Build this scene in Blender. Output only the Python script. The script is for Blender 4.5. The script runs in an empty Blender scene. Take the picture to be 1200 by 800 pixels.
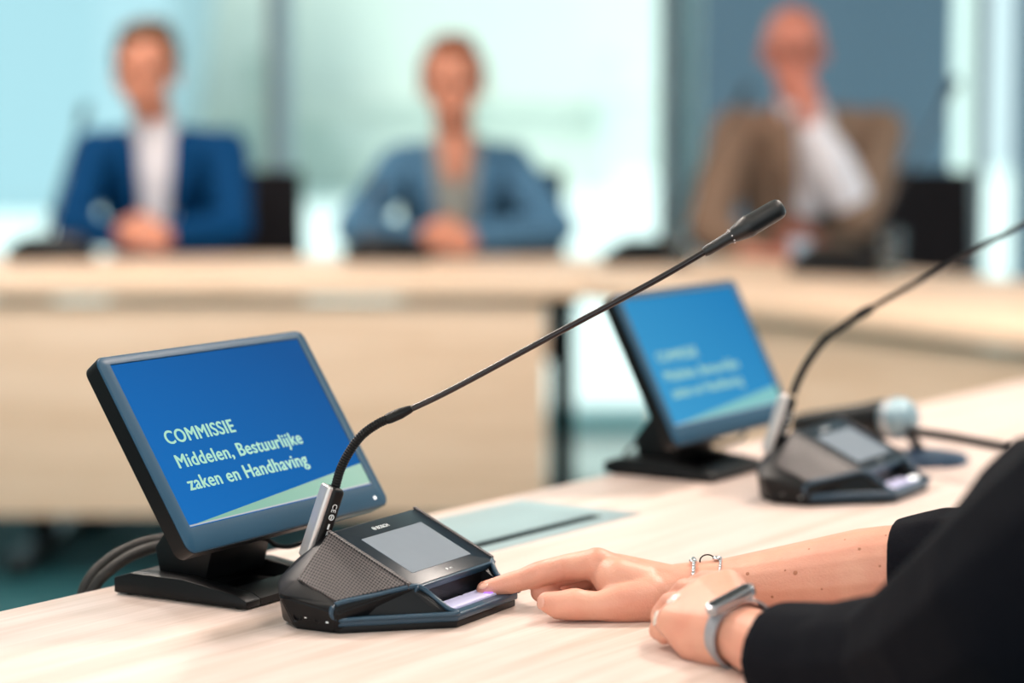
import bpy, bmesh, math, random
from mathutils import Vector, Matrix, Euler
random.seed(7)
sc = bpy.context.scene
COL = sc.collection
R = math.radians
T = 0.74                       # table top height

# ------------------------------------------------------------------ camera calibration
FPX = 2833.0; YH = 123.5; HC = 0.4167
PITCH = math.atan((400 - YH) / FPX)
CAM = Vector((0, 0, T + HC))
def ray(x, y):
    dx = (x - 600) / FPX; dv = (y - 400) / FPX
    return Vector((dx, math.cos(PITCH) - dv * math.sin(PITCH), -math.sin(PITCH) - dv * math.cos(PITCH)))
def atY(x, y, Y):
    r = ray(x, y); return CAM + r * (Y / r.y)
def atz(x, y, z):              # z above the table top
    r = ray(x, y); return CAM + r * ((z - HC) / r.z)

# ------------------------------------------------------------------ materials
def lin(c):
    return tuple(((v / 255) / 12.92 if v / 255 <= .04045 else ((v / 255 + .055) / 1.055) ** 2.4) for v in c)
MATS = {}
def mat(name, rgb, rough=.5, metal=0, spec=.5, coat=0, sss=0, trans=0, emit=None, es=0, noise=0, nscale=40, bump=0, bscale=200, sheen=0):
    if name in MATS: return MATS[name]
    m = bpy.data.materials.new(name); m.use_nodes = True
    nt = m.node_tree; b = nt.nodes['Principled BSDF']
    c = lin(rgb)
    b.inputs['Base Color'].default_value = (*c, 1)
    b.inputs['Roughness'].default_value = rough; b.inputs['Metallic'].default_value = metal
    b.inputs['Specular IOR Level'].default_value = spec; b.inputs['Coat Weight'].default_value = coat
    b.inputs['Subsurface Weight'].default_value = sss
    if sss:
        b.inputs['Subsurface Scale'].default_value = .006
        b.inputs['Subsurface Radius'].default_value = (1, .35, .2)
    b.inputs['Transmission Weight'].default_value = trans
    b.inputs['Sheen Weight'].default_value = sheen
    if emit:
        b.inputs['Emission Color'].default_value = (*lin(emit), 1); b.inputs['Emission Strength'].default_value = es
    tc = nt.nodes.new('ShaderNodeTexCoord')
    if noise:
        n = nt.nodes.new('ShaderNodeTexNoise'); n.inputs['Scale'].default_value = nscale; n.inputs['Detail'].default_value = 4
        nt.links.new(tc.outputs['Object'], n.inputs['Vector'])
        mx = nt.nodes.new('ShaderNodeMix'); mx.data_type = 'RGBA'
        mx.inputs[6].default_value = (*[v * (1 - noise) for v in c], 1); mx.inputs[7].default_value = (*[min(1, v * (1 + noise)) for v in c], 1)
        nt.links.new(n.outputs['Fac'], mx.inputs[0]); nt.links.new(mx.outputs[2], b.inputs['Base Color'])
    if bump:
        n2 = nt.nodes.new('ShaderNodeTexNoise'); n2.inputs['Scale'].default_value = bscale; n2.inputs['Detail'].default_value = 3
        nt.links.new(tc.outputs['Object'], n2.inputs['Vector'])
        bp = nt.nodes.new('ShaderNodeBump'); bp.inputs['Strength'].default_value = bump; bp.inputs['Distance'].default_value = .001
        nt.links.new(n2.outputs['Fac'], bp.inputs['Height']); nt.links.new(bp.outputs['Normal'], b.inputs['Normal'])
    MATS[name] = m
    return m

def wood_mat(name, c1, c2, rough=.45, sx=1.2, sy=26):
    m = bpy.data.materials.new(name); m.use_nodes = True; nt = m.node_tree; b = nt.nodes['Principled BSDF']
    tc = nt.nodes.new('ShaderNodeTexCoord'); mp = nt.nodes.new('ShaderNodeMapping')
    mp.inputs['Scale'].default_value = (sx, sy, sy)
    nt.links.new(tc.outputs['Object'], mp.inputs['Vector'])
    n = nt.nodes.new('ShaderNodeTexNoise'); n.inputs['Scale'].default_value = 1.6; n.inputs['Detail'].default_value = 7; n.inputs['Roughness'].default_value = .6; n.inputs['Distortion'].default_value = .6
    nt.links.new(mp.outputs['Vector'], n.inputs['Vector'])
    mp2 = nt.nodes.new('ShaderNodeMapping'); mp2.inputs['Scale'].default_value = (sx * 6, sy * 9, sy * 9)
    nt.links.new(tc.outputs['Object'], mp2.inputs['Vector'])
    n2 = nt.nodes.new('ShaderNodeTexNoise'); n2.inputs['Scale'].default_value = 1.5; n2.inputs['Detail'].default_value = 3
    nt.links.new(mp2.outputs['Vector'], n2.inputs['Vector'])
    ad = nt.nodes.new('ShaderNodeMath'); ad.operation = 'MULTIPLY_ADD'; ad.inputs[1].default_value = .35
    nt.links.new(n2.outputs['Fac'], ad.inputs[0]); nt.links.new(n.outputs['Fac'], ad.inputs[2])
    cr = nt.nodes.new('ShaderNodeValToRGB')
    cr.color_ramp.elements[0].position = .50; cr.color_ramp.elements[0].color = (*lin(c1), 1)
    cr.color_ramp.elements[1].position = .86; cr.color_ramp.elements[1].color = (*lin(c2), 1)
    nt.links.new(ad.outputs[0], cr.inputs[0]); nt.links.new(cr.outputs[0], b.inputs['Base Color'])
    b.inputs['Roughness'].default_value = rough; b.inputs['Specular IOR Level'].default_value = .4
    return m

def grille_mat():
    m = bpy.data.materials.new('perforated_grille'); m.use_nodes = True; nt = m.node_tree; b = nt.nodes['Principled BSDF']
    tc = nt.nodes.new('ShaderNodeTexCoord'); v = nt.nodes.new('ShaderNodeTexVoronoi')
    v.voronoi_dimensions = '2D'; v.inputs['Scale'].default_value = 1 / .0024; v.inputs['Randomness'].default_value = 0
    nt.links.new(tc.outputs['Object'], v.inputs['Vector'])
    cr = nt.nodes.new('ShaderNodeValToRGB'); cr.color_ramp.elements[0].position = .27; cr.color_ramp.elements[1].position = .40
    cr.color_ramp.elements[0].color = (*lin((14, 13, 15)), 1); cr.color_ramp.elements[1].color = (*lin((92, 84, 84)), 1)
    nt.links.new(v.outputs['Distance'], cr.inputs[0]); nt.links.new(cr.outputs[0], b.inputs['Base Color'])
    bp = nt.nodes.new('ShaderNodeBump'); bp.inputs['Strength'].default_value = .8; bp.inputs['Distance'].default_value = .0006
    nt.links.new(v.outputs['Distance'], bp.inputs['Height']); nt.links.new(bp.outputs['Normal'], b.inputs['Normal'])
    b.inputs['Roughness'].default_value = .42
    return m

def glass_mat(name, tint=(.9, .98, .98), refl=.06):
    m = bpy.data.materials.new(name); m.use_nodes = True; nt = m.node_tree; nt.nodes.clear()
    o = nt.nodes.new('ShaderNodeOutputMaterial'); mx = nt.nodes.new('ShaderNodeMixShader')
    t = nt.nodes.new('ShaderNodeBsdfTransparent'); g = nt.nodes.new('ShaderNodeBsdfGlossy')
    t.inputs[0].default_value = (*tint, 1); g.inputs['Roughness'].default_value = .02
    fr = nt.nodes.new('ShaderNodeFresnel'); fr.inputs[0].default_value = 1.45
    nt.links.new(fr.outputs[0], mx.inputs[0]); nt.links.new(t.outputs[0], mx.inputs[1]); nt.links.new(g.outputs[0], mx.inputs[2])
    nt.links.new(mx.outputs[0], o.inputs[0])
    return m

black = mat('black_plastic', (9, 9, 11), .42, spec=.25, bump=.15, bscale=900)
bodyp = mat('unit_plastic', (13, 14, 17), .4, spec=.25, bump=.1, bscale=1200)
blue_lit = mat('blue_lit_plastic', (36, 66, 86), .34)  # dark unit plastic with the blue light on its edges painted in
glassb = mat('dark_touch_glass', (20, 32, 42), .28, spec=.2)
bezel = mat('bezel_reflection_tint', (30, 72, 98), .42, spec=.35, bump=.05, bscale=900)  # black plastic; the bluish room's reflection is put into the base colour
silver = mat('satin_silver', (205, 200, 198), .32, metal=.55)
chrome = mat('silver_chain', (225, 225, 228), .2, metal=1)
grille = grille_mat()
white_ink = mat('white_print', (225, 228, 230), .5)
dispm = mat('grey_display', (96, 104, 112), .5, spec=.25, emit=(132, 142, 150), es=.36, noise=.08, nscale=60)
lilac = mat('lit_button_bar', (190, 188, 215), .35, emit=(205, 198, 235), es=.22)
purple = mat('violet_indicator', (150, 110, 230), .3, emit=(140, 90, 255), es=1.2)
whitebtn = mat('white_indicator', (245, 245, 245), .3, emit=(255, 255, 255), es=.9)
braid = mat('braided_sleeve', (38, 33, 30), .5, noise=.7, nscale=600, bump=.6, bscale=1500)
skin = mat('skin_light', (220, 156, 132), .44, sss=.12, noise=.14, nscale=26, bump=.35, bscale=600)
for _n in skin.node_tree.nodes:
    if _n.type == 'MIX': _n.inputs[6].default_value = (*lin((212, 134, 112)), 1); _n.inputs[7].default_value = (*lin((230, 178, 152)), 1)
skin_far = mat('skin_far', (200, 132, 106), .5, sss=.1, noise=.08, nscale=12)
skin_red = mat('skin_ruddy', (204, 126, 106), .45, sss=.1, noise=.08, nscale=12)
nailm = mat('painted_nail', (238, 226, 214), .18, coat=.6)
nailn = mat('bare_nail', (222, 165, 145), .25, coat=.4)
knit = mat('black_sweater', (9, 11, 19), .9, spec=.12, noise=.35, nscale=500, bump=.5, bscale=600)
trim_m = mat('navy_stitching', (28, 36, 58), .8)
wood = wood_mat('oak_laminate', (246, 216, 190), (228, 194, 164))
wood_near = wood_mat('oak_laminate_near', (226, 206, 198), (200, 177, 164), sx=1.0, sy=22)

# ------------------------------------------------------------------ object helpers
def tag(o, label=None, cat=None, group=None, kind=None):
    if label: o['label'] = label
    if cat: o['category'] = cat
    if group: o['group'] = group
    if kind: o['kind'] = kind
    return o
def thing(name, label, cat, loc=(0, 0, 0), rz=0, group=None):
    o = bpy.data.objects.new(name, None); COL.objects.link(o); o.location = loc; o.rotation_euler = (0, 0, rz)
    o.empty_display_size = .1
    return tag(o, label, cat, group)
def obj(name, bm, m, parent=None, smooth=True, loc=None, rot=None, angle=40):
    me = bpy.data.meshes.new(name); bmesh.ops.recalc_face_normals(bm, faces=bm.faces[:]) ; bm.to_mesh(me); bm.free()
    o = bpy.data.objects.new(name, me); COL.objects.link(o)
    me.materials.append(m)
    if smooth:
        me.shade_smooth()
        try: me.set_sharp_from_angle(angle=R(angle))
        except Exception: pass
    if parent: o.parent = parent
    if loc is not None: o.location = loc
    if rot is not None: o.rotation_euler = rot
    return o
def bake(o):
    bpy.context.view_layer.update()
    dg = bpy.context.evaluated_depsgraph_get()
    me = bpy.data.meshes.new_from_object(o.evaluated_get(dg)); o.modifiers.clear(); old = o.data; o.data = me
    bpy.data.meshes.remove(old); return o
def box(bm, c, s, bev=0, seg=2, M=None):
    r = bmesh.ops.create_cube(bm, size=1); vs = r['verts']
    for v in vs: v.co = Vector((v.co.x * s[0], v.co.y * s[1], v.co.z * s[2]))
    if bev:
        es = list({e for v in vs for e in v.link_edges})
        rr = bmesh.ops.bevel(bm, geom=es, offset=bev, segments=seg, affect='EDGES', profile=.5)
        vs = list({v for f in rr['faces'] for v in f.verts} | {v for v in vs if v.is_valid})
    for v in vs:
        v.co = v.co + Vector(c)
        if M is not None: v.co = M @ v.co
    return vs
def boxbm(c, s, bev=0, seg=2, M=None):
    bm = bmesh.new(); box(bm, c, s, bev, seg, M); return bm
def prism(bm, pts, ext, bev=0, seg=2):
    """closed loop of 3-D points extruded by vector ext"""
    vs = [bm.verts.new(Vector(p)) for p in pts]; f = bm.faces.new(vs)
    r = bmesh.ops.extrude_face_region(bm, geom=[f]); nv = [g for g in r['geom'] if isinstance(g, bmesh.types.BMVert)]
    for v in nv: v.co += Vector(ext)
    allv = vs + nv
    if bev:
        es = list({e for v in allv for e in v.link_edges})
        bmesh.ops.bevel(bm, geom=es, offset=bev, segments=seg, affect='EDGES', profile=.5)
    return allv
def hull(bm, pts):
    vs = [bm.verts.new(Vector(p)) for p in pts]
    r = bmesh.ops.convex_hull(bm, input=vs)
    for g in set(list(r['geom_interior']) + list(r['geom_unused'])):
        if isinstance(g, bmesh.types.BMVert) and g.is_valid: bm.verts.remove(g)
def rrect(w, h, r, n=6, cx=0, cy=0):
    out = []
    for (sx, sy, a0) in ((1, 1, 0), (-1, 1, 90), (-1, -1, 180), (1, -1, 270)):
        for k in range(n + 1):
            a = R(a0 + 90 * k / n); out.append((cx + sx * (w / 2 - r) + r * math.cos(a), cy + sy * (h / 2 - r) + r * math.sin(a)))
    return out
def lathe(bm, prof, n=32, M=Matrix()):
    rings = []
    for (r, z) in prof:
        rings.append([bm.verts.new(M @ Vector((r * math.cos(2 * math.pi * k / n), r * math.sin(2 * math.pi * k / n), z))) for k in range(n)] if r > 1e-6 else [bm.verts.new(M @ Vector((0, 0, z)))])
    for a, b in zip(rings, rings[1:]):
        for k in range(n):
            k2 = (k + 1) % n
            if len(a) == 1 and len(b) == 1: continue
            if len(a) == 1: bm.faces.new((a[0], b[k], b[k2]))
            elif len(b) == 1: bm.faces.new((a[k], b[0], a[k2]))
            else: bm.faces.new((a[k], b[k], b[k2], a[k2]))
    for rg in (rings[0], rings[-1]):
        if len(rg) > 2: bm.faces.new(rg)
def catmull(P, n=8, closed=False):
    P = [Vector(p) for p in P]; out = []
    m = len(P)
    rng = range(m if closed else m - 1)
    for i in rng:
        p0 = P[(i - 1) % m] if (closed or i > 0) else P[0]; p1 = P[i]; p2 = P[(i + 1) % m]
        p3 = P[(i + 2) % m] if (closed or i + 2 < m) else P[-1]
        for k in range(n):
            t = k / n
            out.append(.5 * ((2 * p1) + (p2 - p0) * t + (2 * p0 - 5 * p1 + 4 * p2 - p3) * t * t + (3 * p1 - p0 - 3 * p2 + p3) * t ** 3))
    if not closed: out.append(P[-1])
    return out
def tube(bm, P, r, n=12, closed=False, rib=0, cap=True):
    """sweep a circle along points; r a number, a list or a function of 0..1"""
    P = [Vector(p) for p in P]; m = len(P); rings = []; up = None
    for i in range(m):
        a = P[(i - 1) % m] if (closed or i > 0) else P[i]; b = P[(i + 1) % m] if (closed or i < m - 1) else P[i]
        t = (b - a).normalized()
        if up is None:
            up = Vector((0, 0, 1)) if abs(t.z) < .9 else Vector((1, 0, 0))
        up = (up - t * up.dot(t)).normalized(); s = t.cross(up)
        rr = r(i / (m - 1)) if callable(r) else (r[i] if isinstance(r, (list, tuple)) else r)
        if rib and i % 2: rr *= (1 - rib)
        rings.append([bm.verts.new(P[i] + (up * math.cos(2 * math.pi * k / n) + s * math.sin(2 * math.pi * k / n)) * rr) for k in range(n)])
    for i in range(m if closed else m - 1):
        a = rings[i]; b = rings[(i + 1) % m]
        for k in range(n): bm.faces.new((a[k], a[(k + 1) % n], b[(k + 1) % n], b[k]))
    if not closed and cap: bm.faces.new(rings[0]); bm.faces.new(rings[-1])
def tubebm(P, r, n=12, **k):
    bm = bmesh.new(); tube(bm, P, r, n, **k); return bm
def resample(P, step):
    P = [Vector(p) for p in P]; out = [P[0]]; acc = 0
    for a, b in zip(P, P[1:]):
        L = (b - a).length
        while acc + L >= step:
            t = (step - acc) / L; a = a.lerp(b, t); out.append(a.copy()); L = (b - a).length; acc = 0
            if L < 1e-9: break
        acc += L
    return out
def text_obj(name, s, size, m, parent, M, bold=0, sx=1, depth=.0001, align='LEFT'):
    cu = bpy.data.curves.new(name, 'FONT'); cu.body = s; cu.size = size; cu.offset = bold; cu.extrude = depth; cu.align_x = align; cu.space_character = 1.06 if bold > .0002 else 1; cu.resolution_u = 4
    dups = bold if bold > .0002 else 0
    if dups: cu.offset = 0
    o = bpy.data.objects.new(name, cu); COL.objects.link(o); bpy.context.view_layer.update()
    me = bpy.data.meshes.new_from_object(o.evaluated_get(bpy.context.evaluated_depsgraph_get()))
    bpy.data.objects.remove(o)
    if dups:
        tb = bmesh.new()
        for dx, dy, dz in ((-1, 0, 0), (1, 0, .00001), (0, .6, .00002), (0, -.6, .00003)):
            n0 = len(tb.verts); tb.from_mesh(me); tb.verts.ensure_lookup_table()
            for v in tb.verts[n0:]: v.co += Vector((dx * dups, dy * dups, dz))
        tb.to_mesh(me); tb.free()
    me.transform(Matrix.Diagonal((sx, 1, 1, 1))); me.transform(M)
    o = bpy.data.objects.new(name, me); COL.objects.link(o); me.materials.clear(); me.materials.append(m); o.parent = parent
    return o
def basis(o, x, y, z):
    x, y, z = Vector(x), Vector(y), Vector(z)
    return Matrix(((x.x, y.x, z.x, o[0]), (x.y, y.y, z.y, o[1]), (x.z, y.z, z.z, o[2]), (0, 0, 0, 1)))
def copy_tree(o, parent=None):
    c = o.copy(); COL.objects.link(c)
    if parent: c.parent = parent
    for ch in list(o.children): copy_tree(ch, c)
    return c

# ------------------------------------------------------------------ flesh / cloth: hulls of spheres, voxel-joined into one surface
ICO = {}
def sph_pts(c, r, sub=2):
    if sub not in ICO:
        b = bmesh.new(); bmesh.ops.create_icosphere(b, subdivisions=sub, radius=1); ICO[sub] = [v.co.copy() for v in b.verts]; b.free()
    c = Vector(c)
    if isinstance(r, (int, float)): r = (r, r, r)
    return [c + Vector((p.x * r[0], p.y * r[1], p.z * r[2])) for p in ICO[sub]]
def blob(bm, *cr, sub=2):
    pts = []
    for c, r in cr: pts += sph_pts(c, r, sub)
    hull(bm, pts)
def chain(bm, pts, sub=2):
    for a, b in zip(pts, pts[1:]): blob(bm, a, b, sub=sub)
def organic(name, bm, m, parent, vox=.0015, it=6, fac=.5, inv=None, disp=None):
    o = obj(name, bm, m, None)
    md = o.modifiers.new('r', 'REMESH'); md.mode = 'VOXEL'; md.voxel_size = vox; md.use_smooth_shade = True
    s = o.modifiers.new('s', 'SMOOTH'); s.factor = fac; s.iterations = it
    if disp:
        tx = bpy.data.textures.new(name, 'CLOUDS'); tx.noise_scale = disp[1]
        d = o.modifiers.new('d', 'DISPLACE'); d.texture = tx; d.strength = disp[0]; d.mid_level = .5
    bake(o); o.data.shade_smooth()
    if not o.data.materials: o.data.materials.append(m)
    if inv is not None: o.data.transform(inv)
    o.parent = parent
    return o

# ================================================================== SETTING
def struct(name, bm, m, smooth=False, rz=0, loc=None):
    o = obj(name, bm, m, None, smooth, loc=loc, rot=(0, 0, rz)); o['kind'] = 'structure'; return o
carpet = mat('teal_carpet', (10, 84, 92), .85, noise=.3, nscale=20)
ceilm = mat('ceiling_white', (225, 222, 214), .8)
framem = mat('aluminium_frame', (128, 140, 148), .45, metal=.2)
framed = mat('dark_mullion', (110, 122, 130), .5)
bluewall = mat('blue_grey_panel', (102, 138, 162), .7, noise=.05, nscale=3)
sidewall = mat('side_wall_pale', (190, 205, 208), .8)
YW = 8.6
struct('floor', boxbm((0, 3.8, -.06), (9.4, 10.4, .12)), carpet)
struct('ceiling', boxbm((0, 3.8, 3.06), (9.4, 10.4, .12)), ceilm)
struct('wall_left', boxbm((-4.65, 3.8, 1.5), (.1, 10.4, 3.0)), sidewall)
def Xp(px, Y): return (px - 600) / FPX * Y * 1.0
# window wall: bays between mullions, glass floor to ceiling
def bay(name, x0, x1, y=YW, z0=.06, z1=2.96):
    bm = boxbm(((x0 + x1) / 2, y + .03, (z0 + z1) / 2), (x1 - x0, .02, z1 - z0))
    return struct(name, bm, MG)
MG = glass_mat('window_glass', (.95, .99, .985))
xs_m = [(-4.6, .05), (Xp(20, YW) - 1.6, .05), (Xp(327, YW), .045), (Xp(782, YW), .04)]
bay('window_1', -4.6, Xp(327, YW)); bay('window_2', Xp(327, YW), Xp(782, YW)); bay('window_3', Xp(782, YW), Xp(822, YW))
bay('window_4', Xp(1108, YW), Xp(1145, YW)); bay('window_5', Xp(1145, YW), Xp(1189, YW)); bay('window_6', 3.1, 4.6)
def post(name, px0, px1, m, y=YW - .03, d=.12):
    x0, x1 = Xp(px0, y), Xp(px1, y)
    return struct(name, boxbm(((x0 + x1) / 2, y, 1.5), (x1 - x0, d, 3.0), .004), m)
post('trim_1', 317, 330, framem); post('trim_2', 331, 343, mat('pale_frame', (150, 185, 200), .5))
post('trim_3', 772, 788, framed); post('trim_4', 788, 818, mat('frosted_side_frame', (200, 236, 246), .5), y=YW + .04, d=.04)
post('trim_5', 1140, 1150, framed)
struct('trim_6', boxbm((0, YW, .03), (9.2, .16, .06), .006), mat('plinth_teal', (120, 190, 198), .5))
struct('trim_9', boxbm((0, 7.92, .003), (9.3, 1.2, .006)), mat('polished_pale_stone', (236, 242, 240), .10, spec=.9))
struct('trim_7', boxbm((0, YW, 2.98), (9.2, .12, .06), .006), framem)
# blue-grey solid wall panels of the back wall
struct('wall_back', boxbm(((Xp(820, YW) + Xp(1110, YW)) / 2, YW - .02, 1.5), (Xp(1110, YW) - Xp(820, YW), .08, 3.0)), bluewall)
struct('wall_right', boxbm(((Xp(1188, YW) + 3.1) / 2, YW - .02, 1.5), (3.1 - Xp(1188, YW), .08, 3.0)), bluewall)

# outside: neighbouring buildings and paving seen blurred through the glass
def building(label, pts, y, d, m, ribs=0):
    t = thing('building', label, 'building', (0, y, 0))
    bm = bmesh.new(); prism(bm, [(x, 0, z) for x, z in pts], (0, d, 0)); obj('facade', bm, m, t, smooth=False)
    x0 = min(p[0] for p in pts); x1 = max(p[0] for p in pts); zt = max(p[1] for p in pts)
    for k in range(ribs):
        z = -2 + (zt + 2) * (k + 1) / (ribs + 1)
        obj('floor_band', boxbm(((x0 + x1) / 2, -.1, z), ((x1 - x0) * .98, .2, .18)), m, t, smooth=False)
    return t
bA = mat('pale_blue_cladding', (146, 176, 186), .7); bB = mat('pale_green_cladding', (206, 214, 204), .7, noise=.05, nscale=.3); bC = mat('white_cladding', (216, 226, 222), .7)
building('pale blue office block outside, left of the tall mullion', [(-16, -3), (-4.9, -3), (-3.9, 3.4), (-3.4, 9), (-16, 9)], 29, 4, bA, 0)
building('pale green block outside behind the man and woman in blue', [(-9, -3), (2.2, -3), (.4, 5), (-.6, 11), (-9, 11)], 36, 4, bB, 3)
building('white sloping facade outside behind the middle window', [(-2.6, -4), (9, -4), (9, 14), (.5, 14), (.9, 6)], 46, 3, bC, 0)
struct('trim_8', boxbm((0, 30, -.3), (90, 42.5, .3)), mat('pale_paving', (232, 244, 240), .8))

# ================================================================== FAR TABLES
def far_table(label, loc, rz, L0, L1, depth, P0, P1, legs):
    """local x along the front edge, +y away from the camera side"""
    t = thing('conference_table', label, 'table', loc, rz)
    obj('tabletop', boxbm(((L0 + L1) / 2, depth / 2, T - .02), (L1 - L0, depth, .04), .003), wood, t)
    obj('modesty_panel', boxbm(((P0 + P1) / 2, .05, .17 + .26), (P1 - P0, .025, .52), .002), wood, t)
    for x in legs:
        bm = bmesh.new(); box(bm, (x, .5, .35), (.06, .06, .66), .004); box(bm, (x, depth / 2, .69), (.06, depth * .8, .03), .003)
        box(bm, (x, .48, .02), (.07, .7, .04), .006)
        obj('leg', bm, black, t)
    return t
Y1 = 5.74
far_table('long light oak table in front of the man and woman in blue', (0, Y1, 0), 0, -3.2, Xp(688, Y1), .97, -3.1, Xp(640, Y1), [-2.6, -1.22, Xp(660, 6.2)])
p0 = Vector((.175, 5.74, 0)); yaw2 = math.atan2(-1.26, .78)
# mirror layout: front edge from p0 to the lower right
far_table('light oak table in front of the bald man in brown', (p0.x, p0.y, 0), yaw2, .0, 1.78, .92, .22, 1.72, [.45, 1.6])

ct = [o for o in bpy.data.objects if o.name.startswith('conference_table') and 'bald' in o.get('label', '')][0]
cbm = bmesh.new(); Lc = (Matrix.Translation(ct.location) @ Matrix.Rotation(yaw2, 4, 'Z')).inverted()
prism(cbm, [Lc @ Vector(p) for p in ((.183, 5.745, T - .04), (.183, 6.70, T - .04), (.60, 6.62, T - .04), (.945, 6.222, T - .04))], (0, 0, .04)); obj('corner_top', cbm, wood, ct)
# ================================================================== NEAR TABLE
yawt = R(54.4)
tE = atz(0, 715.4, 0); tE2 = atz(1200, 446, 0)
du = (tE2 - tE).normalized(); yawt = math.atan2(du.y, du.x); nu = Vector((du.y, -du.x, 0))   # toward the seated person
nt_ = thing('conference_table', 'light oak table in the foreground carrying both tilted monitors', 'table', (tE.x, tE.y, 0), yawt)
obj('tabletop', boxbm((.5, -.41, T - .0175), (3.6, .82, .035), .0025), wood_near, nt_)
obj('modesty_panel', boxbm((.5, -.06, .44), (3.4, .02, .5), .002), wood_near, nt_)
for x in (-1.1, .5, 2.1):
    bm = bmesh.new(); box(bm, (x, -.41, .35), (.06, .06, .64), .004); box(bm, (x, -.41, .69), (.06, .6, .03), .003); box(bm, (x, -.41, .02), (.07, .64, .04), .006)
    obj('leg', bm, black, nt_)
# cable hatch let into the table top
Q1 = atz(586, 594, 0); Q2 = atz(699, 603.5, 0); Q3 = atz(564.5, 637.6, 0); Qe = atz(729, 603, 0)
def tl(P):
    d = P - tE; return Vector((d.dot(du), d.dot(-nu), 0))
q1, q2, q3 = tl(Q1), tl(Q2), tl(Q3)
hx1 = (q2.x + q1.x) / 2; hx0 = q3.x - .12; hy0 = (q2.y + q3.y) / 2; hy1 = q1.y
hatchm = mat('pale_teal_lid', (152, 174, 178), .35, metal=.1); slot = mat('dark_slot', (4, 18, 20), .9, spec=.1); rimm = mat('steel_rim', (168, 190, 194), .35, metal=.3)
ht = thing('cable_hatch', 'pale teal lid of the cable hatch beyond the near microphone unit', 'cable hatch', (tE.x, tE.y, T), yawt)
obj('frame', boxbm(((hx0 + hx1) / 2 + .015, (hy0 + hy1) / 2 - .012, .0005), (hx1 - hx0 + .05, hy1 - hy0 + .04, .001), .0003), rimm, ht)
obj('lid', boxbm(((hx0 + hx1) / 2, (hy0 + hy1) / 2, .002), (hx1 - hx0, hy1 - hy0, .002), .0006), hatchm, ht)
obj('cable_slot', boxbm(((hx0 + hx1) / 2, hy0 - .006, .0012), (hx1 - hx0, .012, .0006)), slot, ht)

# ================================================================== MONITORS
scr_blue = bpy.data.materials.new('screen_image'); scr_blue.use_nodes = True
def screen_material():
    nt = scr_blue.node_tree; b = nt.nodes['Principled BSDF']; L = nt.links
    tc = nt.nodes.new('ShaderNodeTexCoord'); sp = nt.nodes.new('ShaderNodeSeparateXYZ'); L.new(tc.outputs['Object'], sp.inputs[0])
    # the slide's own blue wash: a little brighter towards its lower left
    mr = nt.nodes.new('ShaderNodeMath'); mr.operation = 'MULTIPLY_ADD'; mr.inputs[1].default_value = -2.2; mr.inputs[2].default_value = .42
    L.new(sp.outputs['X'], mr.inputs[0])
    m2 = nt.nodes.new('ShaderNodeMath'); m2.operation = 'MULTIPLY_ADD'; m2.inputs[1].default_value = -3.0
    L.new(sp.outputs['Y'], m2.inputs[0]); L.new(mr.outputs[0], m2.inputs[2]); m2.use_clamp = True
    mx = nt.nodes.new('ShaderNodeMix'); mx.data_type = 'RGBA'
    mx.inputs[6].default_value = (*lin((0, 76, 142)), 1); mx.inputs[7].default_value = (*lin((0, 104, 182)), 1)
    L.new(m2.outputs[0], mx.inputs[0])
    b.inputs['Base Color'].default_value = (.01, .015, .02, 1); b.inputs['Roughness'].default_value = .35; b.inputs['Specular IOR Level'].default_value = 0
    L.new(mx.outputs[2], b.inputs['Emission Color']); b.inputs['Emission Strength'].default_value = .95
screen_material()
scr_green = mat('screen_green', (10, 20, 20), .28, emit=(110, 172, 150), es=.85)
scr_white = mat('screen_line', (20, 20, 20), .28, emit=(180, 190, 195), es=.7)
scr_text = mat('screen_text', (20, 20, 20), .28, emit=(158, 215, 190), es=.88)

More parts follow.
